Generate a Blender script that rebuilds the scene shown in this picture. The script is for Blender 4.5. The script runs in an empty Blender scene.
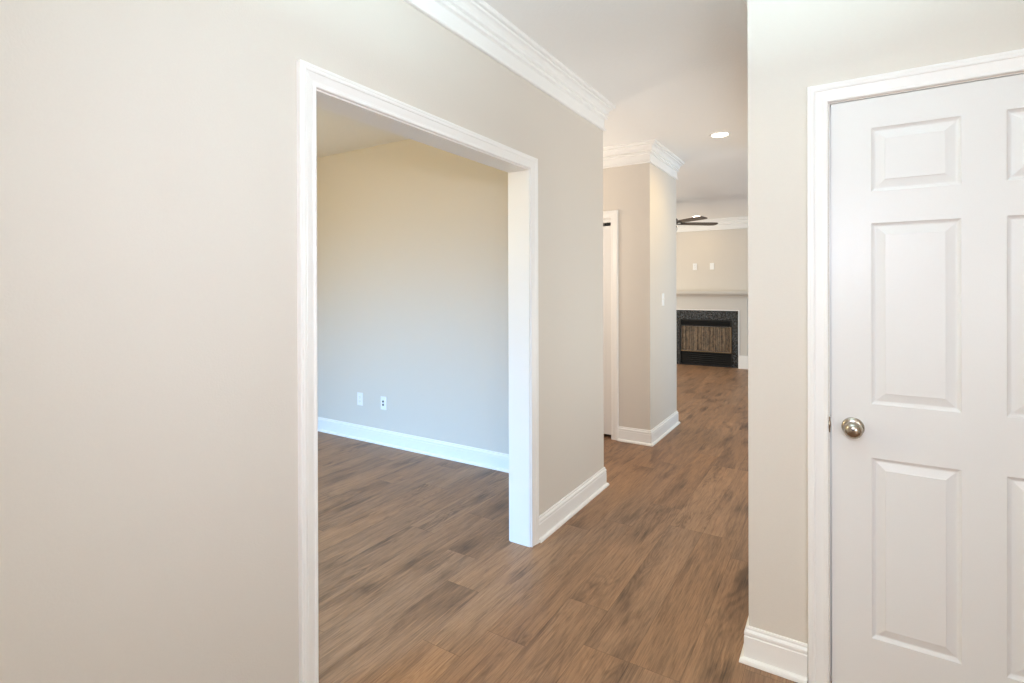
import bpy, bmesh, math, random
from mathutils import Vector, Matrix
random.seed(7)
PI = math.pi
S = bpy.context.scene
COL = S.collection

# ------------------------------------------------------------------ camera
YAW, PITCH, ROLL = math.radians(32.0935), math.radians(-0.1218), math.radians(-0.169)
F_PX, CY_PX, CAM_H = 525.364, 288.852, 1.401
r0 = Vector((math.cos(YAW), math.sin(YAW), 0)); f0 = Vector((-math.sin(YAW), math.cos(YAW), 0)); u0 = Vector((0, 0, 1))
f1 = f0*math.cos(PITCH) + u0*math.sin(PITCH); u1 = u0*math.cos(PITCH) - f0*math.sin(PITCH)
r2 = r0*math.cos(ROLL) + u1*math.sin(ROLL); u2 = u1*math.cos(ROLL) - r0*math.sin(ROLL)
cam = bpy.data.objects.new('camera', bpy.data.cameras.new('camera'))
COL.objects.link(cam)
cam.matrix_world = Matrix(((r2.x, u2.x, -f1.x, 0), (r2.y, u2.y, -f1.y, 0), (r2.z, u2.z, -f1.z, CAM_H), (0, 0, 0, 1)))
cam.data.sensor_fit = 'HORIZONTAL'; cam.data.sensor_width = 36
cam.data.lens = 36*F_PX/1024
cam.data.shift_y = -(341.5-CY_PX)/1024
cam.data.clip_start = 0.02
S.camera = cam

# ------------------------------------------------------------------ view, world, daylight
S.view_settings.view_transform = 'Standard'; S.view_settings.look = 'None'
S.view_settings.gamma = 1; S.view_settings.use_curve_mapping = False
S.view_settings.exposure = 0.04
S.cycles.max_bounces = 12; S.cycles.diffuse_bounces = 8
S.cycles.use_denoising = True; S.cycles.denoising_prefilter = 'ACCURATE'
S.cycles.sample_clamp_indirect = 6.0
W = bpy.data.worlds.new('sky'); S.world = W; W.use_nodes = True
W.node_tree.nodes['Background'].inputs[0].default_value = (0.72, 0.84, 1.0, 1)
W.node_tree.nodes['Background'].inputs[1].default_value = 0.05

def area(name, loc, to, sx, sy, power, color, spread=180):
    d = bpy.data.lights.new(name, 'AREA'); d.shape = 'RECTANGLE'; d.size = sx; d.size_y = sy
    d.energy = power; d.color = color; d.spread = math.radians(spread)
    o = bpy.data.objects.new(name, d); COL.objects.link(o)
    o.location = loc
    o.rotation_euler = (Vector(to)-Vector(loc)).to_track_quat('-Z', 'Y').to_euler()
    return o
# daylight through the openings of the front and side walls (all behind or beside the camera)
area('dining_daylight', (-3.2, -1.62, 1.35), (-3.2, 1.2, -0.6), 2.0, 1.5, 99, (0.08, 0.47, 1), 85)
area('living_daylight', (2.62, 7.6, 1.3), (-1.5, 7.9, 1.0), 2.8, 1.9, 75, (0.45, 0.72, 1))
area('living_daylight_side', (-6.02, 7.6, 1.3), (-2, 7.6, 1.0), 2.4, 1.7, 155, (1, 0.99, 0.9))

def lamp(name, loc, power, color, size):
    d = bpy.data.lights.new(name, 'POINT'); d.energy = power; d.color = color; d.shadow_soft_size = size
    o = bpy.data.objects.new(name, d); COL.objects.link(o); o.location = loc
d_ = bpy.data.lights.new('entry_spot', 'SPOT'); d_.energy = 70; d_.color = (0.78, 0.83, 1.0); d_.spot_size = math.radians(128); d_.spot_blend = 1.0; d_.shadow_soft_size = 0.05
o_ = bpy.data.objects.new('entry_spot', d_); COL.objects.link(o_); o_.location = (0.0, -0.04, 1.668)    # the photographer's lamp above the camera, aimed into the side room
o_.rotation_euler = (Vector((-1.7, 3.38, 1.55))-o_.location).to_track_quat('-Z', 'Y').to_euler()
lamp('entry_fill', (1.42, -1.40, 1.33), 80, (0.88, 0.9, 0.95), 0.40)      # added fill without a fixture, evens out the entry walls and door
area('entry_up_fill', (-0.25, 1.0, 2.20), (-0.25, 1.0, 2.7), 0.4, 0.4, 28, (0.57, 0.86, 1))   # added upward fill above the frame, bounced off the ceiling onto the upper walls
area('hall_fill', (0.75, 4.05, 0.95), (-1.0, 3.9, 2.75), 2.5, 1.5, 45, (0.79, 0.87, 0.92))   # added unseen fill through the right hall opening, lifts ceiling and far wall
lamp('passage_fill', (-2.75, 3.95, 1.75), 19, (1, 0.92, 0.83), 0.10)     # unseen warm fill added to brighten the closet front
lamp('dining_fill', (-3.5, 0.6, 1.95), 77, (1, 0.86, 0.52), 0.12)        # invented warm light, out of view, tints the side room's upper wall and ceiling

# ------------------------------------------------------------------ dimensions
XL = -1.4263; WT = 0.127            # hall face of the left wall, its thickness
ZC = 2.688                          # ceiling
YE = 3.4889; YB = 3.3785            # end of left wall, dining back wall
PX, PY, PE = -1.4389, 4.5959, 5.477 # closet block
XR, YD = -0.2967, 2.1381            # corner of the door wall
YF = 9.7689; ZLIV = 2.60            # fireplace wall, ceiling height there
X_DL, Y_DF = -5.2, -1.5             # dining room left and front
X_ER, Y_EF = 1.9, -1.9              # entry right and front
X_LL, X_LR = -5.9, 2.5              # living room

# ------------------------------------------------------------------ materials
def mat(name):
    m = bpy.data.materials.new(name); m.use_nodes = True
    nt = m.node_tree; return m, nt, nt.nodes['Principled BSDF']
def srgb(r, g, b):
    f = lambda c: c/12.92 if c <= .04045 else ((c+.055)/1.055)**2.4
    return (f(r/255), f(g/255), f(b/255), 1)
def N(nt, t, **kw):
    n = nt.nodes.new(t)
    for k, v in kw.items(): setattr(n, k, v)
    return n
def painted(name, col, rough, bscale=180, bstr=0.05, bdist=0.002, detail=2, spec=0.4, tone=0.97):
    m, nt, b = mat(name)
    b.inputs['Roughness'].default_value = rough
    b.inputs['Specular IOR Level'].default_value = spec
    tc = N(nt, 'ShaderNodeTexCoord')
    n = N(nt, 'ShaderNodeTexNoise'); n.inputs['Scale'].default_value = bscale; n.inputs['Detail'].default_value = detail
    nt.links.new(tc.outputs['Object'], n.inputs['Vector'])
    mix = N(nt, 'ShaderNodeMix', data_type='RGBA')
    mix.inputs[6].default_value = col
    mix.inputs[7].default_value = tuple(c*tone for c in col[:3]) + (1,)
    nt.links.new(n.outputs['Fac'], mix.inputs[0]); nt.links.new(mix.outputs[2], b.inputs['Base Color'])
    if bstr:
        bp = N(nt, 'ShaderNodeBump'); bp.inputs['Strength'].default_value = bstr; bp.inputs['Distance'].default_value = bdist
        nt.links.new(n.outputs['Fac'], bp.inputs['Height']); nt.links.new(bp.outputs['Normal'], b.inputs['Normal'])
    return m
M = {}
M['wall'] = painted('greige_wall_paint', srgb(219, 211, 200), 0.55, 200, 0.22, 0.002, 3, 0.3)
M['ceiling'] = painted('orange_peel_ceiling_paint', srgb(244, 242, 238), 0.8, 70, 0.35, 0.004, 3, 0.2)
M['trim'] = painted('white_semigloss_trim_paint', srgb(243, 241, 237), 0.34, 5, 0.0, tone=0.995)
M['door'] = painted('white_door_paint', srgb(231, 229, 226), 0.36, 300, 0.04, 0.001)
M['plate'] = painted('white_plastic', srgb(245, 245, 244), 0.3, 60, 0.0)
M['mantel'] = painted('mantel_paint', srgb(212, 207, 199), 0.4, 60, 0.0)
def metal(name, col, rough, metallic=1.0):
    m, nt, b = mat(name)
    b.inputs['Metallic'].default_value = metallic; b.inputs['Base Color'].default_value = col
    n = N(nt, 'ShaderNodeTexNoise'); n.inputs['Scale'].default_value = 120
    mr = N(nt, 'ShaderNodeMapRange'); mr.inputs[3].default_value = rough*0.85; mr.inputs[4].default_value = rough*1.15
    nt.links.new(n.outputs['Fac'], mr.inputs[0]); nt.links.new(mr.outputs[0], b.inputs['Roughness'])
    return m
M['nickel'] = metal('satin_nickel', srgb(176, 166, 152), 0.24)
M['bronze'] = metal('dark_bronze', srgb(52, 44, 38), 0.4, 0.6)
M['black'] = metal('black_metal', srgb(26, 26, 26), 0.5, 0.2)
M['tan_metal'] = metal('tan_metal_edge', srgb(150, 128, 100), 0.4, 0.6)
M['hole'] = metal('dark_plastic', srgb(40, 42, 44), 0.5, 0.0)
M['chrome'] = metal('bright_nickel', srgb(215, 210, 200), 0.2)

def emission(name, col, s):
    m, nt, b = mat(name)
    b.inputs['Base Color'].default_value = (.9, .9, .9, 1)
    b.inputs['Emission Color'].default_value = col; b.inputs['Emission Strength'].default_value = s
    return m
M['lamp'] = emission('lit_lamp_lens', (1, 0.86, 0.68, 1), 12)
M['glass_bowl'] = painted('frosted_glass', srgb(236, 230, 220), 0.25, 60, 0.0)

def floor_material():
    m, nt, b = mat('brown_wood_plank_floor')
    L = nt.links.new
    def math_(op, a, c=None, clamp=False):
        n = N(nt, 'ShaderNodeMath', operation=op, use_clamp=clamp)
        for i, v in enumerate((a, c)):
            if v is None: continue
            if isinstance(v, (int, float)): n.inputs[i].default_value = v
            else: L(v, n.inputs[i])
        return n.outputs[0]
    def comb(x, y, z):
        n = N(nt, 'ShaderNodeCombineXYZ')
        for i, v in enumerate((x, y, z)):
            if isinstance(v, (int, float)): n.inputs[i].default_value = v
            else: L(v, n.inputs[i])
        return n.outputs[0]
    def ramp(fac, stops, interp='LINEAR'):
        n = N(nt, 'ShaderNodeValToRGB'); n.color_ramp.interpolation = interp
        e = n.color_ramp.elements
        while len(e) < len(stops): e.new(0.5)
        for el, (p, c) in zip(e, stops): el.position = p; el.color = c
        L(fac, n.inputs[0]); return n.outputs[0]
    def mixc(kind, fac, a, c):
        n = N(nt, 'ShaderNodeMix', data_type='RGBA', blend_type=kind)
        for i, v in ((0, fac), (6, a), (7, c)):
            if isinstance(v, (int, float)): n.inputs[i].default_value = v
            elif isinstance(v, tuple): n.inputs[i].default_value = v
            else: L(v, n.inputs[i])
        return n.outputs[2]
    def noise(vec, scale, detail=3, rough=0.55, dist=0.0):
        n = N(nt, 'ShaderNodeTexNoise'); L(vec, n.inputs['Vector'])
        n.inputs['Scale'].default_value = scale; n.inputs['Detail'].default_value = detail
        n.inputs['Roughness'].default_value = rough; n.inputs['Distortion'].default_value = dist
        return n.outputs['Fac']
    tc = N(nt, 'ShaderNodeTexCoord'); sp = N(nt, 'ShaderNodeSeparateXYZ'); L(tc.outputs['Object'], sp.inputs[0])
    X, Y = sp.outputs[0], sp.outputs[1]
    PWID, PLEN = 0.1855, 1.22
    u = math_('DIVIDE', math_('ADD', X, 2.528), PWID)
    row = math_('FLOOR', u); fu = math_('FRACT', u)
    wn = N(nt, 'ShaderNodeTexWhiteNoise', noise_dimensions='1D'); L(math_('ADD', row, 17.3), wn.inputs['W'])
    v = math_('ADD', math_('DIVIDE', Y, PLEN), math_('MULTIPLY', wn.outputs['Value'], 7.0))
    idx = math_('FLOOR', v); fv = math_('FRACT', v)
    wn2 = N(nt, 'ShaderNodeTexWhiteNoise', noise_dimensions='2D'); L(comb(row, idx, 0), wn2.inputs['Vector'])
    rnd = wn2.outputs['Value']
    sc = N(nt, 'ShaderNodeSeparateColor'); L(wn2.outputs['Color'], sc.inputs[0])
    ra, rb, rc = sc.outputs[0], sc.outputs[1], sc.outputs[2]
    # each plank reads its own place of the grain
    oz = math_('MULTIPLY', rnd, 91.0)
    fine = noise(comb(math_('MULTIPLY', X, 95), math_('MULTIPLY', Y, 3.6), oz), 2.2, 5, 0.7)
    mid = noise(comb(math_('MULTIPLY', X, 13), math_('MULTIPLY', Y, 0.95), oz), 1.6, 5, 0.65, 0.9)
    blot = noise(comb(math_('MULTIPLY', X, 6), math_('MULTIPLY', Y, 1.3), oz), 1.3, 4, 0.6, 0.5)
    # cathedral figure: rings of a stretched, warped distance field
    warp = noise(comb(math_('MULTIPLY', X, 5), math_('MULTIPLY', Y, 0.9), oz), 1.4, 2, 0.5)
    ring = math_('SINE', math_('MULTIPLY', math_('ADD', warp, math_('MULTIPLY', fine, 0.02)), 120.0))
    base = ramp(ra, [(0.0, srgb(136, 103, 77)), (0.35, srgb(143, 109, 82)), (0.7, srgb(151, 116, 88)), (1.0, srgb(160, 125, 96))])
    grey = ramp(rb, [(0.0, srgb(136, 108, 86)), (1.0, srgb(158, 120, 88))])
    c = mixc('MIX', 0.4, base, grey)
    c = mixc('MULTIPLY', 0.62, c, ramp(mid, [(0.32, (0.52, 0.48, 0.46, 1)), (0.5, (0.97, 0.97, 0.97, 1)), (0.68, (1.28, 1.25, 1.22, 1))]))
    c = mixc('MULTIPLY', 0.68, c, ramp(blot, [(0.30, (0.42, 0.39, 0.38, 1)), (0.46, (1, 1, 1, 1)), (0.70, (1.18, 1.16, 1.13, 1))]))
    c = mixc('MULTIPLY', 0.95, c, ramp(fine, [(0.30, (0.62, 0.60, 0.58, 1)), (0.5, (1, 1, 1, 1)), (0.70, (1.25, 1.24, 1.22, 1))]))
    ringmask = math_('MULTIPLY', ramp(rc, [(0.35, (0, 0, 0, 1)), (0.65, (1, 1, 1, 1))]), ramp(blot, [(0.36, (1, 1, 1, 1)), (0.58, (0, 0, 0, 1))]))
    c = mixc('MULTIPLY', math_('MULTIPLY', ringmask, 0.6), c, ramp(math_('MULTIPLY', math_('ADD', ring, 1.0), 0.5), [(0.1, (0.60, 0.58, 0.56, 1)), (0.6, (1.1, 1.1, 1.1, 1))]))
    # dark knots and mineral streaks
    vo = N(nt, 'ShaderNodeTexVoronoi', feature='F1', voronoi_dimensions='2D')
    dv = comb(math_('ADD', math_('ADD', math_('MULTIPLY', X, 5.2), math_('MULTIPLY', oz, 3.7)), math_('MULTIPLY', mid, 1.1)), math_('ADD', math_('MULTIPLY', Y, 1.5), math_('MULTIPLY', fine, 0.30)), oz)
    vo.inputs['Scale'].default_value = 1.0; L(dv, vo.inputs['Vector'])
    vs = N(nt, 'ShaderNodeSeparateColor'); L(vo.outputs['Color'], vs.inputs[0])
    pick = math_('GREATER_THAN', vs.outputs[0], 0.42)
    knot = math_('MULTIPLY', ramp(vo.outputs['Distance'], [(0.02, (1, 1, 1, 1)), (0.12, (0.5, 0.5, 0.5, 1)), (0.30, (0, 0, 0, 1))], 'EASE'), pick)
    knot = math_('MULTIPLY', knot, ramp(fine, [(0.35, (1, 1, 1, 1)), (0.62, (0.55, 0.55, 0.55, 1))]))
    c = mixc('MIX', math_('MULTIPLY', knot, 0.78), c, srgb(58, 41, 31))
    # seams
    eu = math_('MINIMUM', fu, math_('SUBTRACT', 1.0, fu)); ev = math_('MINIMUM', fv, math_('SUBTRACT', 1.0, fv))
    su = math_('LESS_THAN', math_('MULTIPLY', eu, PWID), 0.0011); sv = math_('LESS_THAN', math_('MULTIPLY', ev, PLEN), 0.0012)
    seam = math_('MAXIMUM', su, sv)
    c = mixc('MULTIPLY', math_('MULTIPLY', seam, 0.6), c, (0.45, 0.42, 0.40, 1))
    L(c, b.inputs['Base Color'])
    rr = N(nt, 'ShaderNodeMapRange'); rr.inputs[3].default_value = 0.36; rr.inputs[4].default_value = 0.52
    L(mid, rr.inputs[0]); L(rr.outputs[0], b.inputs['Roughness'])
    b.inputs['Specular IOR Level'].default_value = 0.4
    bp = N(nt, 'ShaderNodeBump'); bp.inputs['Strength'].default_value = 0.18; bp.inputs['Distance'].default_value = 0.002
    L(math_('SUBTRACT', math_('MULTIPLY', fine, 0.5), seam), bp.inputs['Height']); L(bp.outputs['Normal'], b.inputs['Normal'])
    return m
M['floor'] = floor_material()

def granite():
    m, nt, b = mat('black_speckled_granite')
    tc = N(nt, 'ShaderNodeTexCoord'); v = N(nt, 'ShaderNodeTexVoronoi'); v.inputs['Scale'].default_value = 70
    n = N(nt, 'ShaderNodeTexNoise'); n.inputs['Scale'].default_value = 45; n.inputs['Detail'].default_value = 5
    nt.links.new(tc.outputs['Object'], v.inputs['Vector']); nt.links.new(tc.outputs['Object'], n.inputs['Vector'])
    r = N(nt, 'ShaderNodeValToRGB'); e = r.color_ramp.elements
    e[0].position = .42; e[0].color = srgb(20, 22, 24); e[1].position = .82; e[1].color = srgb(86, 90, 94)
    mx = N(nt, 'ShaderNodeMath', operation='MULTIPLY_ADD'); mx.inputs[1].default_value = 0.35
    s = N(nt, 'ShaderNodeSeparateColor'); nt.links.new(v.outputs['Color'], s.inputs[0])
    nt.links.new(s.outputs[0], mx.inputs[0]); nt.links.new(n.outputs['Fac'], mx.inputs[2])
    sb = N(nt, 'ShaderNodeMath', operation='SUBTRACT'); sb.inputs[1].default_value = 0.12
    nt.links.new(mx.outputs[0], sb.inputs[0]); nt.links.new(sb.outputs[0], r.inputs[0])
    nt.links.new(r.outputs[0], b.inputs['Base Color']); b.inputs['Roughness'].default_value = 0.16
    return m
M['granite'] = granite()
def mesh_curtain():
    m, nt, b = mat('brown_chain_mesh')
    tc = N(nt, 'ShaderNodeTexCoord'); mp = N(nt, 'ShaderNodeMapping'); mp.inputs['Scale'].default_value = (1, 1, 0.5)
    n = N(nt, 'ShaderNodeTexNoise'); n.inputs['Scale'].default_value = 38; n.inputs['Detail'].default_value = 5; n.inputs['Roughness'].default_value = 0.7
    r = N(nt, 'ShaderNodeValToRGB'); e = r.color_ramp.elements
    e[0].position = .34; e[0].color = srgb(54, 47, 40); e[1].position = .70; e[1].color = srgb(136, 114, 90)
    nt.links.new(tc.outputs['Object'], mp.inputs['Vector']); nt.links.new(mp.outputs[0], n.inputs['Vector'])
    nt.links.new(n.outputs['Fac'], r.inputs[0]); nt.links.new(r.outputs[0], b.inputs['Base Color'])
    b.inputs['Roughness'].default_value = 0.55; b.inputs['Metallic'].default_value = 0.3
    return m
M['mesh'] = mesh_curtain()
def firebrick():
    m, nt, b = mat('soot_brown_firebrick')
    tc = N(nt, 'ShaderNodeTexCoord'); mp = N(nt, 'ShaderNodeMapping'); mp.inputs['Rotation'].default_value = (PI/2, 0, 0)
    br = N(nt, 'ShaderNodeTexBrick'); br.inputs['Scale'].default_value = 5
    br.inputs['Color1'].default_value = srgb(120, 96, 74); br.inputs['Color2'].default_value = srgb(92, 74, 58); br.inputs['Mortar'].default_value = srgb(60, 52, 44)
    nt.links.new(tc.outputs['Object'], mp.inputs[0]); nt.links.new(mp.outputs[0], br.inputs['Vector']); nt.links.new(br.outputs[0], b.inputs['Base Color'])
    b.inputs['Roughness'].default_value = 0.9
    return m
M['firebrick'] = firebrick()
def bladewood():
    m, nt, b = mat('dark_walnut_blade')
    tc = N(nt, 'ShaderNodeTexCoord'); mp = N(nt, 'ShaderNodeMapping'); mp.inputs['Scale'].default_value = (2, 30, 30)
    n = N(nt, 'ShaderNodeTexNoise'); n.inputs['Scale'].default_value = 3
    r = N(nt, 'ShaderNodeValToRGB'); e = r.color_ramp.elements
    e[0].color = srgb(52, 40, 32); e[1].color = srgb(92, 72, 56)
    nt.links.new(tc.outputs['Object'], mp.inputs[0]); nt.links.new(mp.outputs[0], n.inputs['Vector']); nt.links.new(n.outputs['Fac'], r.inputs[0]); nt.links.new(r.outputs[0], b.inputs['Base Color'])
    b.inputs['Roughness'].default_value = 0.4
    return m
M['blade'] = bladewood()

# ------------------------------------------------------------------ mesh helpers
def obj(name, bm, material, parent=None, smooth=False):
    bmesh.ops.recalc_face_normals(bm, faces=bm.faces[:])
    me = bpy.data.meshes.new(name); bm.to_mesh(me); bm.free()
    me.materials.append(material)
    if smooth:
        for p in me.polygons: p.use_smooth = True
    o = bpy.data.objects.new(name, me); COL.objects.link(o)
    if parent is not None: o.parent = parent
    if smooth:
        md = o.modifiers.new('edge_split', 'EDGE_SPLIT'); md.split_angle = math.radians(38)
    return o
def tag(o, label=None, cat=None, group=None, kind=None):
    for k, v in (('label', label), ('category', cat), ('group', group), ('kind', kind)):
        if v: o[k] = v
    return o
def empty(name, loc, label, cat, group=None, rz=0):
    o = bpy.data.objects.new(name, None); COL.objects.link(o); o.location = loc; o.rotation_euler = (0, 0, rz)
    o.empty_display_size = 0.05
    return tag(o, label, cat, group)
def box(bm, x0, x1, y0, y1, z0, z1):
    v = [bm.verts.new((x, y, z)) for x in (x0, x1) for y in (y0, y1) for z in (z0, z1)]
    for q in ((0, 1, 3, 2), (4, 6, 7, 5), (0, 4, 5, 1), (2, 3, 7, 6), (0, 2, 6, 4), (1, 5, 7, 3)):
        bm.faces.new([v[i] for i in q])
    return v
def bbox(bm, x0, x1, y0, y1, z0, z1, bev):
    t = bmesh.new(); box(t, x0, x1, y0, y1, z0, z1)
    bmesh.ops.bevel(t, geom=t.edges[:], offset=bev, segments=2, profile=0.6, affect='EDGES')
    me = bpy.data.meshes.new('t'); t.to_mesh(me); t.free(); bm.from_mesh(me); bpy.data.meshes.remove(me)
def sweep(bm, path, prof, n, side, closed_profile=True, caps=True):
    """profile (a, b): a runs sideways of the path in the plane with normal n, b along n"""
    path = [Vector(p) for p in path]; n = Vector(n)
    rows = []
    for i, p in enumerate(path):
        d0 = (p-path[i-1]).normalized() if i > 0 else None
        d1 = (path[i+1]-p).normalized() if i < len(path)-1 else None
        s0 = n.cross(d0)*side if d0 else None; s1 = n.cross(d1)*side if d1 else None
        if s0 is None: s = s1
        elif s1 is None: s = s0
        else: s = (s0+s1)/(1+s0.dot(s1))
        rows.append([bm.verts.new(p + s*a + n*b) for a, b in prof])
    k = len(prof)
    for r, q in zip(rows, rows[1:]):
        for j in range(k if closed_profile else k-1):
            bm.faces.new((r[j], r[(j+1) % k], q[(j+1) % k], q[j]))
    if caps:
        bm.faces.new(rows[0]); bm.faces.new(rows[-1])
def lathe(bm, prof, seg=32, origin=(0, 0, 0), axis='Z'):
    o = Vector(origin); rows = []
    for r, h in prof:
        row = []
        for k in range(seg):
            a = 2*PI*k/seg; c, s = r*math.cos(a), r*math.sin(a)
            p = Vector((c, s, h)) if axis == 'Z' else (Vector((c, -h, s)) if axis == '-Y' else Vector((h, c, s)))
            row.append(bm.verts.new(o+p))
        rows.append(row)
    for a, b in zip(rows, rows[1:]):
        for k in range(seg): bm.faces.new((a[k], a[(k+1) % seg], b[(k+1) % seg], b[k]))
    bm.faces.new(rows[0]); bm.faces.new(rows[-1])
def structure(name, bm, m, label, cat, parent=None, smooth=False):
    return tag(obj(name, bm, m, parent, smooth), label, cat, None, 'structure')

# ------------------------------------------------------------------ floor and ceiling
bm = bmesh.new(); box(bm, -6.2, 2.9, -2.3, 10.1, -0.06, 0)
structure('floor', bm, M['floor'], 'brown wood plank floor running through every room', 'floor')
bm = bmesh.new()
Yk = 5.62
prof = [(-2.3, ZC), (Yk, ZC), (YF+0.12, ZLIV), (YF+0.12, ZC+0.2), (-2.3, ZC+0.2)]
ra = [bm.verts.new((-6.2, y, z)) for y, z in prof]; rb = [bm.verts.new((2.9, y, z)) for y, z in prof]
for j in range(5): bm.faces.new((ra[j], ra[(j+1) % 5], rb[(j+1) % 5], rb[j]))
bm.faces.new(ra); bm.faces.new(rb)
structure('ceiling', bm, M['ceiling'], 'white textured ceiling above the hall and the rooms', 'ceiling')

# ------------------------------------------------------------------ walls
CW = 0.066
OA, OB, OZ = 1.090, 2.454, 2.041      # rough opening of the cased opening (inner edge of casing)
bm = bmesh.new()
for y0, y1, z0, z1 in ((Y_EF, OA, 0, ZC), (OA, OB, OZ, ZC), (OB, YE, 0, ZC)):
    box(bm, XL-WT, XL, y0, y1, z0, z1)
structure('wall_left', bm, M['wall'], 'long greige hall wall with the wide cased opening in it', 'wall')
bm = bmesh.new(); box(bm, X_DL, XL-WT, YB, YE, 0, ZC)
structure('wall_dining_back', bm, M['wall'], 'back wall of the side room seen through the cased opening', 'wall')
bm = bmesh.new(); box(bm, X_DL-0.12, X_DL, Y_DF, YE, 0, ZC)
structure('wall_dining_left', bm, M['wall'], 'far left wall of the side room', 'wall')
bm = bmesh.new()
for x0, x1, z0, z1 in ((X_DL, -4.2, 0, ZC), (-2.2, XL-WT, 0, ZC), (-4.2, -2.2, 0, 0.6), (-4.2, -2.2, 2.1, ZC)):
    box(bm, x0, x1, Y_DF-0.12, Y_DF, z0, z1)
structure('wall_dining_front', bm, M['wall'], 'front wall of the side room with a window opening', 'wall')
# right wall with the six panel door
DX0, DX1, DZ = -0.0345, 0.7755, 2.037   # clear jamb opening
bm = bmesh.new()
WTR = 0.115
for x0, x1, z0, z1 in ((XR, DX0-0.002, 0, ZC), (DX1+0.002, X_ER, 0, ZC), (DX0-0.002, DX1+0.002, DZ+0.002, ZC)):
    box(bm, x0, x1, YD, YD+WTR, z0, z1)
structure('wall_right', bm, M['wall'], 'greige wall around the white six panel door', 'wall')
bm = bmesh.new()
for y0, y1, z0, z1 in ((YD+WTR, 2.85, 0, ZC), (5.25, 5.5, 0, ZC), (2.85, 5.25, 2.08, ZC)):
    box(bm, XR, XR+0.115, y0, y1, z0, z1)
structure('wall_hall_right', bm, M['wall'], 'right side wall of the hall beyond the door corner, open in the middle', 'wall')
bm = bmesh.new(); box(bm, X_ER, X_ER+0.12, Y_EF, YD+WTR, 0, ZC)
structure('wall_entry_right', bm, M['wall'], 'right side wall of the entry', 'wall')
bm = bmesh.new()
for x0, x1, z0, z1 in ((XL-WT, -0.4, 0, ZC), (1.3, X_ER, 0, ZC), (-0.4, 1.3, 2.1, ZC), (-0.4, 1.3, 0, 0.2)):
    box(bm, x0, x1, Y_EF-0.12, Y_EF, z0, z1)
structure('wall_entry_front', bm, M['wall'], 'front wall of the entry with a glazed opening', 'wall')
# closet block
CX0, CX1, CZ = -2.60, -1.800, 2.04
bm = bmesh.new()
for x0, x1, z0, z1 in ((CX1, PX, 0, ZC), (-3.4, CX0, 0, ZC), (CX0, CX1, CZ, ZC)):
    box(bm, x0, x1, PY, PY+0.11, z0, z1)
box(bm, PX-0.11, PX, PY+0.11, PE, 0, ZC)
box(bm, -3.4, PX-0.11, PE-0.11, PE, 0, ZC)
structure('wall_closet', bm, M['wall'], 'greige closet block jutting into the hall, light switch on its side', 'wall')
bm = bmesh.new(); box(bm, -3.52, -3.4, YE, PE, 0, ZC)
structure('wall_passage_end', bm, M['wall'], 'end wall of the side passage by the closet', 'wall')
bm = bmesh.new(); box(bm, X_LL, X_LR, YF, YF+0.12, 0, ZC)
structure('wall_far', bm, M['wall'], 'far beige wall above the fireplace', 'wall')
bm = bmesh.new()
for y0, y1, z0, z1 in ((PE, 6.3, 0, ZC), (8.9, YF, 0, ZC), (6.3, 8.9, 0, 0.4), (6.3, 8.9, 2.2, ZC)):
    box(bm, X_LL-0.12, X_LL, y0, y1, z0, z1)
structure('wall_living_left', bm, M['wall'], 'left side wall of the fireplace room', 'wall')
bm = bmesh.new()
for y0, y1, z0, z1 in ((5.5, 6.1, 0, ZC), (9.1, YF, 0, ZC), (6.1, 9.1, 0, 0.3), (6.1, 9.1, 2.25, ZC)):
    box(bm, X_LR, X_LR+0.12, y0, y1, z0, z1)
structure('wall_living_right', bm, M['wall'], 'right side wall of the fireplace room', 'wall')
bm = bmesh.new(); box(bm, X_LL, -3.4, PE-0.11, PE, 0, ZC); box(bm, XR+0.115, X_LR+0.12, 5.385, 5.5, 0, ZC)
structure('wall_living_near', bm, M['wall'], 'near walls of the fireplace room either side of the hall', 'wall')

# ------------------------------------------------------------------ baseboards
BASE = [(0, 0), (0.030, 0), (0.0295, 0.007), (0.027, 0.013), (0.022, 0.017), (0.015, 0.019), (0.0145, 0.094), (0.0125, 0.097),
        (0.0125, 0.101), (0.0145, 0.104), (0.0140, 0.112), (0.0110, 0.117), (0.0080, 0.120), (0.0080, 0.123), (0.0085, 0.126), (0.006, 0.131), (0, 0.131)]
def baseboard(name, path, side, label):
    bm = bmesh.new(); sweep(bm, [(x, y, 0) for x, y in path], BASE, (0, 0, 1), side)
    return structure(name, bm, M['trim'], label, 'baseboard')
baseboard('baseboard_left', [(XL, Y_EF), (XL, OA-CW)], -1, 'white baseboard on the near part of the hall wall')
baseboard('baseboard_hall', [(XL, OB+CW), (XL, YE), (-3.4, YE)], -1, 'white baseboard right of the cased opening, turning the wall end')
baseboard('baseboard_dining', [(X_DL, Y_DF), (X_DL, YB), (XL-WT, YB), (XL-WT, OB+CW)], -1, 'white baseboard along the back wall of the side room')
baseboard('baseboard_closet', [(CX1+0.068, PY), (PX, PY), (PX, PE), (X_LL, PE)], -1, 'white baseboard wrapping the closet block corner')
baseboard('baseboard_right', [(-0.104, YD), (XR, YD), (XR, 2.85)], 1, 'white baseboard left of the six panel door, turning the corner')
baseboard('baseboard_living', [(XR, 5.25), (XR, 5.5), (X_LR, 5.5)], 1, 'white baseboard past the opening on the right of the hall')
baseboard('baseboard_entry', [(0.846, YD), (X_ER, YD), (X_ER, Y_EF)], -1, 'white baseboard right of the six panel door')
baseboard('baseboard_far', [(X_LL, YF), (-2.78, YF)], -1, 'white baseboard left of the fireplace')
baseboard('baseboard_far_right', [(-1.33, YF), (X_LR, YF)], -1, 'white baseboard right of the fireplace')

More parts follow.
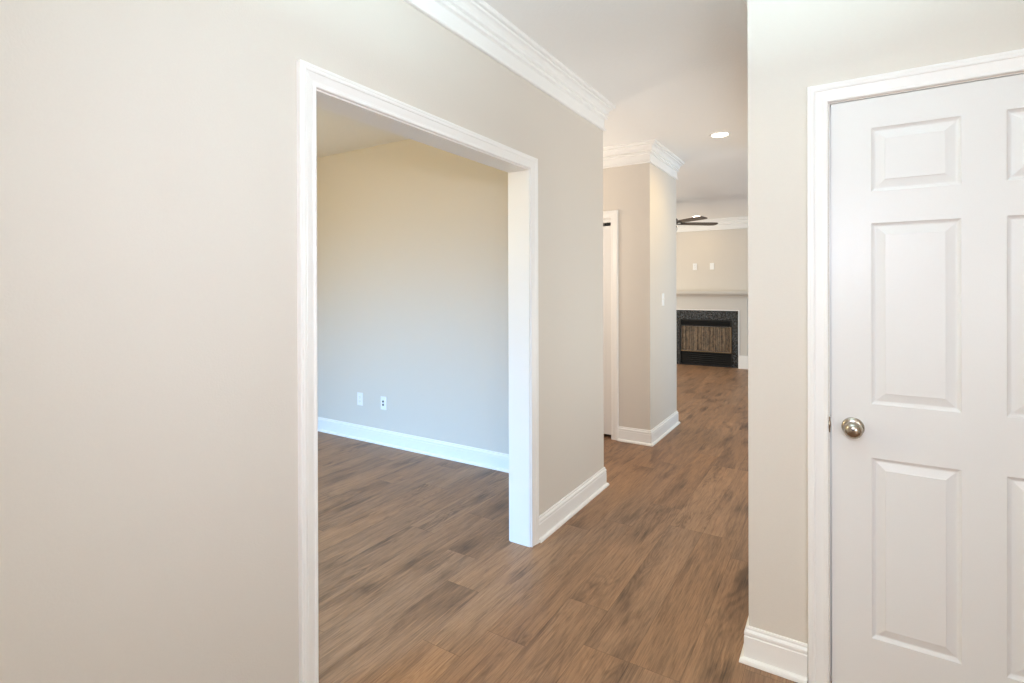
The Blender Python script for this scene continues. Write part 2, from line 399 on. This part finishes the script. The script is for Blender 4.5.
# ------------------------------------------------------------------ crown mouldings: flat board below, stepped crown above
CROWN = [(0, 0), (0, -0.182), (0.014, -0.182), (0.018, -0.178), (0.018, -0.171), (0.013, -0.166), (0.008, -0.164), (0.008, -0.106), (0.012, -0.103), (0.023, -0.101), (0.027, -0.096),
         (0.026, -0.090), (0.019, -0.087), (0.016, -0.083), (0.017, -0.077), (0.027, -0.075), (0.031, -0.071), (0.030, -0.065), (0.030, -0.054), (0.035, -0.044), (0.043, -0.037), (0.052, -0.033),
         (0.053, -0.027), (0.049, -0.024), (0.051, -0.020), (0.062, -0.019), (0.067, -0.016), (0.070, -0.010), (0.070, 0)]
def crown(name, path, side, label, prof=CROWN):
    bm = bmesh.new(); sweep(bm, [p if len(p) == 3 else (p[0], p[1], ZC) for p in path], prof, (0, 0, 1), side)
    return structure(name, bm, M['trim'], label, 'crown molding')
crown('trim_1', [(X_ER, Y_EF), (XL, Y_EF), (XL, YE), (-3.4, YE)], -1, 'white crown molding along the left hall wall above the cased opening')
crown('trim_2', [(-3.4, PY), (PX, PY), (PX, PE), (X_LL, PE)], -1, 'white crown molding wrapping the closet block corner')
crown('trim_3', [(X_ER, Y_EF), (X_ER, YD), (XR, YD), (XR, 5.5), (X_LR, 5.5)], 1, 'white crown molding on the door wall and its corner')
crown('trim_4', [(X_LL, YF, ZLIV+0.003), (X_LR, YF, ZLIV+0.003)], -1, 'white crown molding high on the fireplace wall', [(a, b*1.08) for a, b in CROWN])

# ------------------------------------------------------------------ casings
CAS = [(0, 0), (0, 0.009), (0.003, 0.0115), (0.009, 0.0115), (0.012, 0.0098), (0.018, 0.0102), (0.030, 0.0130), (0.040, 0.0150), (0.0415, 0.0138),
       (0.0430, 0.0165), (0.047, 0.0180), (0.053, 0.0182), (0.0545, 0.0168), (0.056, 0.0182), (0.064, 0.0182), (0.066, 0.016), (0.066, 0)]
def casing(bm, pts, n, side):
    sweep(bm, pts, CAS, n, side)
# cased opening in the left wall, both faces, and its jamb lining
bm = bmesh.new()
casing(bm, [(XL, OA, 0), (XL, OA, OZ), (XL, OB, OZ), (XL, OB, 0)], (1, 0, 0), 1)
casing(bm, [(XL-WT, OB, 0), (XL-WT, OB, OZ), (XL-WT, OA, OZ), (XL-WT, OA, 0)], (-1, 0, 0), 1)
t5 = structure('trim_5', bm, M['trim'], 'white casing around the wide opening into the side room', 'door casing')
bm = bmesh.new(); g = 0.006
sweep(bm, [(XL-WT/2, OA+g, 0), (XL-WT/2, OA+g, OZ-g), (XL-WT/2, OB-g, OZ-g), (XL-WT/2, OB-g, 0)],
      [(0, -WT/2-0.0005), (0, WT/2+0.0005), (0.02, WT/2+0.0005), (0.02, -WT/2-0.0005)], (1, 0, 0), 1)
structure('jamb', bm, M['trim'], None, None, t5)
# casing and jamb of the six panel door
bm = bmesh.new(); g = 0.0045; CAS_ = CAS; CAS = [(a*0.95, b) for a, b in CAS_]
casing(bm, [(DX0-g, YD, 0), (DX0-g, YD, DZ+g), (DX1+g, YD, DZ+g), (DX1+g, YD, 0)], (0, -1, 0), 1)
CAS = CAS_
t6 = structure('trim_6', bm, M['trim'], 'white casing around the six panel door', 'door casing')
bm = bmesh.new()
sweep(bm, [(DX0, YD+WTR/2, 0), (DX0, YD+WTR/2, DZ), (DX1, YD+WTR/2, DZ), (DX1, YD+WTR/2, 0)],
      [(0, -WTR/2-0.001), (0, WTR/2), (0.018, WTR/2), (0.018, -WTR/2-0.001)], (0, -1, 0), 1)
sweep(bm, [(DX0, YD+0.062, 0), (DX0, YD+0.062, DZ), (DX1, YD+0.062, DZ), (DX1, YD+0.062, 0)],
      [(-0.011, -0.02), (-0.011, 0.02), (0, 0.02), (0, -0.02)], (0, -1, 0), 1)
structure('jamb', bm, M['trim'], None, None, t6)
bm = bmesh.new()   # strike plate with its curled lip
bbox(bm, DX0-0.0035, DX0+0.0012, YD-0.0045, YD+0.030, 0.895, 0.950, 0.0012)
t = bmesh.new(); lathe(t, [(0.0008, -0.014), (0.0045, -0.012), (0.0055, 0), (0.0045, 0.012), (0.0008, 0.014)], 12, (DX0-0.0025, YD-0.004, 0.9225))
me = bpy.data.meshes.new('t'); t.to_mesh(me); t.free(); bm.from_mesh(me); bpy.data.meshes.remove(me)
structure('strike_plate', bm, M['nickel'], 'brushed nickel strike plate', None, t6)
# closet door casing and jamb
bm = bmesh.new()
casing(bm, [(CX0-0.002, PY, 0), (CX0-0.002, PY, CZ+0.002), (CX1+0.002, PY, CZ+0.002), (CX1+0.002, PY, 0)], (0, -1, 0), 1)
t7 = structure('trim_7', bm, M['trim'], 'white casing of the closet door at the hall passage', 'door casing')
bm = bmesh.new()
sweep(bm, [(CX0, PY+0.055, 0), (CX0, PY+0.055, CZ), (CX1, PY+0.055, CZ), (CX1, PY+0.055, 0)],
      [(-0.004, -0.056), (-0.004, 0.056), (0.0, 0.056), (0.0, -0.056)], (0, -1, 0), 1)
structure('jamb', bm, M['trim'], None, None, t7)

# ------------------------------------------------------------------ doors
def panel_slab(bm, x0, y0, z0, W_, H_, T, xs, zs, panels):
    """moulded slab: front face at y0 looking towards -Y; panels = set of (i, k) cells"""
    rings = [(0.0, 0.0), (0.0045, 0.0055), (0.010, 0.0085), (0.013, 0.0085), (0.037, 0.0015), (0.0385, 0.0)]
    cache = {}
    def V(x, y, z):
        key = (round(x, 5), round(y, 5), round(z, 5))
        if key not in cache: cache[key] = bm.verts.new((x0+x, y0+y, z0+z))
        return cache[key]
    for i in range(len(xs)-1):
        for k in range(len(zs)-1):
            a, b, c, d = xs[i], xs[i+1], zs[k], zs[k+1]
            if (i, k) not in panels:
                bm.faces.new((V(a, 0, c), V(b, 0, c), V(b, 0, d), V(a, 0, d))); continue
            rr = [[V(a+s, q, c+s), V(b-s, q, c+s), V(b-s, q, d-s), V(a+s, q, d-s)] for s, q in rings]
            for r, q in zip(rr, rr[1:]):
                for j in range(4): bm.faces.new((r[j], r[(j+1) % 4], q[(j+1) % 4], q[j]))
            bm.faces.new(rr[-1])
    X0, X1, Z0, Z1 = xs[0], xs[-1], zs[0], zs[-1]
    bk = [V(X0, T, Z0), V(X1, T, Z0), V(X1, T, Z1), V(X0, T, Z1)]
    bm.faces.new(bk)
    bm.faces.new([V(x, 0, Z0) for x in xs] + [bk[1], bk[0]]); bm.faces.new([V(x, 0, Z1) for x in xs] + [bk[2], bk[3]])
    bm.faces.new([V(X0, 0, z) for z in zs] + [bk[3], bk[0]]); bm.faces.new([V(X1, 0, z) for z in zs] + [bk[2], bk[1]])
sx, sz = DX0+0.0048, 0.012
bm = bmesh.new()
panel_slab(bm, sx, YD-0.0005, 0, 0.801, 0, 0.035, [0, 0.1145, 0.3475, 0.4525, 0.6855, 0.801],
           [sz, 0.218, 0.826, 1.006, 1.614, 1.720, 1.934, DZ-0.0035], {(1, 1), (3, 1), (1, 3), (3, 3), (1, 5), (3, 5)})
door = structure('door_1', bm, M['door'], 'white six panel door with a round satin nickel knob', 'door')
kx, kz = 0.0325, 0.9215
bm = bmesh.new()   # knob: neck flaring to a domed face
lathe(bm, [(0.002, 0), (0.0125, 0.002), (0.0118, 0.020), (0.0135, 0.026), (0.0205, 0.031), (0.0262, 0.038), (0.0282, 0.046), (0.0272, 0.053), (0.0232, 0.060), (0.0165, 0.0650), (0.008, 0.0675), (0.0015, 0.068)], 48, (kx, YD-0.0005, kz), '-Y')
kn = structure('door_knob', bm, M['nickel'], 'satin nickel knob', None, door, True)
bm = bmesh.new()
lathe(bm, [(0.0335, 0.0), (0.0335, 0.004), (0.032, 0.0075), (0.027, 0.0105), (0.018, 0.0125), (0.010, 0.013)], 48, (kx, YD-0.0005, kz), '-Y')
structure('rosette', bm, M['nickel'], None, None, kn, True)
# hinges of the six panel door on its right edge (knuckle and leaf)
for hz in (0.25, 1.03, 1.81):
    bm = bmesh.new()
    lathe(bm, [(0.003, -0.050), (0.0062, -0.048), (0.0062, 0.048), (0.003, 0.050)], 16, (DX1-0.002, YD-0.007, hz))
    box(bm, DX1-0.004, DX1, YD-0.006, YD+0.02, hz-0.044, hz+0.044)
    structure('hinge', bm, M['nickel'], None, None, door)
# bifold closet door: two leaves, hung from a white head track
bm = bmesh.new(); box(bm, CX0+0.004, CX1-0.004, PY+0.030, PY+0.062, 2.006, CZ-0.004)
d2 = structure('door_2', bm, M['trim'], 'white folding closet door beyond the end of the left wall', 'door')
lw = (CX1-CX0-0.016)/2
for i in range(2):
    bm = bmesh.new()
    panel_slab(bm, CX0+0.006+i*(lw+0.003), PY+0.028, 0, lw, 0, 0.034, [0, 0.075, lw-0.075, lw], [0.030, 0.22, 0.86, 1.00, 1.60, 1.70, 1.88, 1.974], {(1, 1), (1, 3), (1, 5)})
    structure('leaf', bm, M['door'], None, None, d2)
bm = bmesh.new()   # dark top pivot bracket and pin between leaf and track
bbox(bm, CX1-0.075, CX1-0.034, PY+0.026, PY+0.066, 1.979, 2.003, 0.002)
bbox(bm, CX1-0.030, CX1-0.006, PY+0.026, PY+0.066, 1.982, 2.004, 0.002)
box(bm, CX1-0.060, CX1-0.048, PY+0.04, PY+0.052, 1.970, 2.010)
structure('pivot_bracket', bm, M['black'], 'dark top pivot bracket', None, d2)

# ------------------------------------------------------------------ wall plates (built facing -Y, base at the wall)
def plate(name, loc, rz, label, cat, kind, group=None):
    t = empty(name, loc, label, cat, group, rz)
    w, h = 0.072, 0.118
    bm = bmesh.new(); bbox(bm, -w/2, w/2, -0.0065, 0.0, -h/2, h/2, 0.0028); obj('cover_plate', bm, M['plate'], t)
    if kind == 'duplex':
        for s in (-1, 1):
            bm = bmesh.new(); bbox(bm, -0.017, 0.017, -0.0082, -0.004, s*0.0195-0.0145, s*0.0195+0.0145, 0.0014)
            r = obj('receptacle', bm, M['plate'], t)
            bm = bmesh.new()
            box(bm, -0.0075, -0.0055, -0.0085, -0.0078, s*0.0195-0.003, s*0.0195+0.006); box(bm, 0.0055, 0.0075, -0.0085, -0.0078, s*0.0195-0.003, s*0.0195+0.005)
            box(bm, -0.002, 0.002, -0.0085, -0.0078, s*0.0195-0.0105, s*0.0195-0.0065)
            obj('slots', bm, M['hole'], r)
        bm = bmesh.new(); lathe(bm, [(0.0032, 0), (0.0032, 0.0075), (0.001, 0.008)], 12, (0, 0, 0), '-Y'); obj('screw', bm, M['plate'], t)
    elif kind == 'jacks':
        for s in (-1, 1):
            bm = bmesh.new(); lathe(bm, [(0.0095, 0.004), (0.0095, 0.009), (0.0075, 0.0105), (0.0055, 0.0105), (0.005, 0.009)], 20, (-0.004, 0, s*0.0145), '-Y')
            obj('jack', bm, M['hole'], t)
        for s in (-1, 1):
            bm = bmesh.new(); lathe(bm, [(0.003, 0), (0.003, 0.0072), (0.001, 0.0078)], 12, (0, 0, s*0.042), '-Y'); obj('screw', bm, M['plate'], t)
    elif kind == 'rocker':
        bm = bmesh.new(); bbox(bm, -0.0168, 0.0168, -0.0085, -0.003, -0.0335, 0.0335, 0.0012); r = obj('insert', bm, M['plate'], t)
    elif kind == 'toggle':
        bm = bmesh.new(); bbox(bm, -0.006, 0.006, -0.0085, -0.004, -0.013, 0.013, 0.001); obj('collar', bm, M['plate'], t)
        bm = bmesh.new(); v = box(bm, -0.0042, 0.0042, -0.020, -0.004, -0.005, 0.004)
        for q in v:
            if q.co.y < -0.01: q.co.z += 0.008; q.co.x *= 0.8
        obj('toggle', bm, M['plate'], t)
        for s in (-1, 1):
            bm = bmesh.new(); lathe(bm, [(0.003, 0), (0.003, 0.0072), (0.001, 0.0078)], 12, (0, 0, s*0.030), '-Y'); obj('screw', bm, M['plate'], t)
    return t
plate('wall_outlet', (-3.782, YB, 0.374), 0, 'white duplex outlet low on the side room wall, pale all over', 'outlet', 'duplex')
plate('wall_jack_plate', (-3.478, YB, 0.370), 0, 'white wall plate with two dark round jacks low on the side room wall', 'outlet', 'jacks')
plate('wall_outlet', (-2.235, YF, 1.770), 0, 'small white plate above the mantel, nearer the fan and closet block', 'outlet', 'duplex')
plate('wall_cable_plate', (-1.942, YF, 1.772), 0, 'small white plate above the mantel, nearer the door wall', 'outlet', 'rocker')
plate('light_switch', (PX, 4.985, 1.285), PI/2, 'white light switch on the side of the closet block', 'light switch', 'toggle')

# ------------------------------------------------------------------ recessed ceiling lights
def can_light(loc, label, power, tilt=0.0):
    t = empty('recessed_light', loc, label, 'ceiling light', 'recessed ceiling lights')
    t.rotation_euler = (tilt, 0, 0)
    bm = bmesh.new()
    seg = 40; pr = [(0.066, -0.004), (0.072, -0.007), (0.086, -0.006), (0.092, -0.002), (0.092, 0.002), (0.066, 0.002)]
    rows = [[bm.verts.new((r*math.cos(2*PI*k/seg), r*math.sin(2*PI*k/seg), h)) for k in range(seg)] for r, h in pr]
    for j in range(len(rows)):
        a, b = rows[j], rows[(j+1) % len(rows)]
        for k in range(seg): bm.faces.new((a[k], a[(k+1) % seg], b[(k+1) % seg], b[k]))
    obj('trim_ring', bm, M['trim'], t, True)
    bm = bmesh.new(); lathe(bm, [(0.002, -0.012), (0.03, -0.011), (0.055, -0.007), (0.067, -0.002), (0.067, 0.0), (0.002, 0.0)], 40)
    obj('lens', bm, M['lamp'], t, True)
    nm = 'hall_bulb' if loc[1] < 6 else 'living_bulb'
    d = bpy.data.lights.new(nm, 'SPOT'); d.energy = power; d.color = (1, 0.72, 0.30); d.spot_size = math.radians(165); d.spot_blend = 1.0; d.shadow_soft_size = 0.06
    o = bpy.data.objects.new(nm, d); COL.objects.link(o); o.parent = t; o.location = (0, 0, -0.03)
    return t
zl = lambda y: ZC if y <= Yk else ZC+(y-Yk)*(ZLIV-ZC)/(YF+0.12-Yk)
tl = -math.atan((ZC-ZLIV)/(YF+0.12-Yk))
can_light((-0.866, 4.69, ZC), 'lit recessed light in the hall ceiling beside the door wall corner', 34)
can_light((-2.09, 9.29, zl(9.29)), 'lit recessed light beyond the fan blades, near the fireplace wall', 6, tl)

# ------------------------------------------------------------------ ceiling fan
hx, hy, bz = -2.16, 7.75, 2.335
fan = empty('ceiling_fan', (hx, hy, 0), 'dark bladed ceiling fan with a glass light, half hidden by the closet block', 'ceiling fan')
zc_ = zl(hy)
bm = bmesh.new(); lathe(bm, [(0.02, zc_-0.055), (0.05, zc_-0.045), (0.066, zc_-0.02), (0.068, zc_+0.001), (0.02, zc_+0.001)], 32); obj('canopy', bm, M['bronze'], fan, True)
bm = bmesh.new(); lathe(bm, [(0.012, bz+0.06), (0.012, zc_-0.05)], 20); obj('downrod', bm, M['bronze'], fan, True)
bm = bmesh.new(); lathe(bm, [(0.03, bz+0.095), (0.09, bz+0.088), (0.138, bz+0.062), (0.150, bz+0.02), (0.138, bz-0.014), (0.10, bz-0.03), (0.03, bz-0.034)], 40); obj('motor_housing', bm, M['bronze'], fan, True)
for k in range(5):
    a = math.radians(-35 + 72*k)
    R_ = Matrix.Rotation(a, 4, 'Z'); Pm = Matrix.Rotation(math.radians(-9), 4, 'X')
    bm = bmesh.new()
    out = [(0.19, -0.054), (0.32, -0.062), (0.64, -0.074), (0.72, -0.070), (0.748, -0.048), (0.758, 0.0), (0.748, 0.048), (0.72, 0.070), (0.64, 0.074), (0.32, 0.062), (0.19, 0.054)]
    top = [bm.verts.new(Vector((x, y, 0.0035))) for x, y in out]; bot = [bm.verts.new(Vector((x, y, -0.0035))) for x, y in out]
    bm.faces.new(top); bm.faces.new(bot[::-1])
    for j in range(len(out)): bm.faces.new((top[j], top[(j+1) % len(out)], bot[(j+1) % len(out)], bot[j]))
    bmesh.ops.transform(bm, matrix=Matrix.Translation((0, 0, bz)) @ R_ @ Pm, verts=bm.verts[:])
    bl = obj('blade', bm, M['blade'], fan)
    bm = bmesh.new(); bbox(bm, 0.12, 0.22, -0.016, 0.016, -0.014, -0.003, 0.003); bbox(bm, 0.20, 0.27, -0.035, 0.035, -0.008, -0.003, 0.002)
    bmesh.ops.transform(bm, matrix=Matrix.Translation((0, 0, bz)) @ R_ @ Pm, verts=bm.verts[:])
    obj('blade_bracket', bm, M['bronze'], bl)
bm = bmesh.new(); lathe(bm, [(0.04, bz-0.030), (0.125, bz-0.034), (0.135, bz-0.060), (0.04, bz-0.064)], 32); obj('switch_housing', bm, M['chrome'], fan, True)
bm = bmesh.new(); lathe(bm, [(0.06, bz-0.060), (0.130, bz-0.066), (0.138, bz-0.085), (0.120, bz-0.120), (0.075, bz-0.146), (0.02, bz-0.156), (0.001, bz-0.157)], 36); obj('glass_bowl', bm, M['glass_bowl'], fan, True)

# ------------------------------------------------------------------ fireplace
fc = (-2.055, YF)
fp = empty('fireplace', (fc[0], YF, 0), 'fireplace with pale mantel, black granite surround and brown mesh screen', 'fireplace')
SW, SHt = 0.55, 0.990          # half width and height of the granite
OW, OZ0, OZ1 = 0.425, 0.262, 0.705
bm = bmesh.new()               # shelf with bed moulding under it
bbox(bm, -0.83, 0.83, -0.205, 0.0, 1.288, 1.325, 0.004)
obj('mantel_shelf', bm, M['mantel'], fp)
bm = bmesh.new()
sweep(bm, [(-0.775, -0.001, 1.288), (-0.775, -0.062, 1.288), (0.775, -0.062, 1.288), (0.775, -0.001, 1.288)], [(0, 0), (0.10, 0), (0.10, -0.014), (0.085, -0.022), (0.06, -0.030), (0.04, -0.044), (0.030, -0.062), (0.012, -0.066), (0.012, -0.076), (0, -0.076)], (0, 0, 1), -1)
obj('bed_molding', bm, M['mantel'], fp)
bm = bmesh.new(); bbox(bm, -0.70, 0.70, -0.060, -0.001, SHt+0.012, 1.286, 0.002); obj('frieze_board', bm, M['mantel'], fp)
bm = bmesh.new()
sweep(bm, [(-SW-0.001, -0.030, 0.0), (-SW-0.001, -0.030, SHt), (SW+0.001, -0.030, SHt), (SW+0.001, -0.030, 0.0)], [(0, -0.02), (0, 0.036), (0.012, 0.036), (0.018, 0.026), (0.018, -0.02)], (0, -1, 0), 1)
obj('inner_molding', bm, M['trim'], fp)
for s in (-1, 1):
    bm = bmesh.new(); x0, x1 = sorted((s*(SW+0.018), s*(SW+0.150)))
    bbox(bm, x0, x1, -0.055, -0.001, 0.225, SHt+0.012, 0.002); p = obj('pilaster', bm, M['mantel'], fp)
    bm = bmesh.new(); x0, x1 = sorted((s*(SW+0.012), s*(SW+0.158)))
    bbox(bm, x0, x1, -0.068, -0.001, 0.0, 0.200, 0.003); bbox(bm, x0+0.003, x1-0.003, -0.064, -0.001, 0.200, 0.226, 0.006); obj('plinth', bm, M['trim'], p)
bm = bmesh.new()               # granite slabs: two legs and a header
for x0, x1, z0, z1 in ((-SW, -OW-0.025, 0, 0.825), (OW+0.025, SW, 0, 0.50), (OW+0.025, SW, 0.5015, 0.825), (-SW, SW, 0.8265, SHt)):
    bbox(bm, x0, x1, -0.028, -0.001, z0, z1, 0.0012)
obj('granite_surround', bm, M['granite'], fp)
bm = bmesh.new()               # black steel face with louvres above and below
bx0, bx1 = -OW-0.024, OW+0.024
box(bm, bx0, -OW, -0.034, -0.001, 0.0, 0.824); box(bm, OW, bx1, -0.034, -0.001, 0.0, 0.824)
box(bm, -OW, OW, -0.034, -0.001, 0.803, 0.824); box(bm, -OW, OW, -0.034, -0.001, OZ1, OZ1+0.018); box(bm, -OW, OW, -0.034, -0.001, OZ0-0.022, OZ0); box(bm, -OW, OW, -0.034, -0.001, 0.0, 0.016)
box(bm, -OW, OW, -0.006, -0.001, 0.016, OZ0-0.022); box(bm, -OW, OW, -0.006, -0.001, OZ1+0.018, 0.803)
obj('firebox_face', bm, M['black'], fp)
def louvre(z):
    bm = bmesh.new(); v = box(bm, -OW, OW, -0.030, -0.012, z-0.002, z+0.002)
    for q in v:
        if q.co.y < -0.02: q.co.z -= 0.012
    obj('louver', bm, M['black'], fp)
for z in (0.742, 0.766, 0.790, 0.050, 0.085, 0.120, 0.155, 0.190, 0.222): louvre(z)
bm = bmesh.new()
sweep(bm, [(-OW+0.001, -0.034, OZ0), (OW-0.001, -0.034, OZ0), (OW-0.001, -0.034, OZ1-0.001)], [(0, -0.004), (0, 0.005), (0.012, 0.005), (0.012, -0.004)], (0, -1, 0), -1)
obj('screen_edge', bm, M['tan_metal'], fp)
bm = bmesh.new()               # pleated chain mesh curtain
nseg = 120; z0, z1 = OZ0+0.004, OZ1-0.006
rr = []
for k in range(nseg+1):
    x = -OW+0.012 + (2*OW-0.024)*k/nseg
    y = -0.014 + 0.0022*math.sin(k*1.05+2.5*math.sin(k*0.21))+0.0018*math.sin(k*0.43+1.0)
    rr.append([bm.verts.new((x, y+0.0008*q, z)) for q in (-1, 1) for z in (z0, z1)])
for a, b in zip(rr, rr[1:]):
    bm.faces.new((a[0], b[0], b[1], a[1])); bm.faces.new((a[2], b[2], b[3], a[3]))
    bm.faces.new((a[1], b[1], b[3], a[3])); bm.faces.new((a[0], b[0], b[2], a[2]))
bm.faces.new((rr[0][0], rr[0][1], rr[0][3], rr[0][2])); bm.faces.new((rr[-1][0], rr[-1][1], rr[-1][3], rr[-1][2]))
obj('mesh_curtain', bm, M['mesh'], fp)
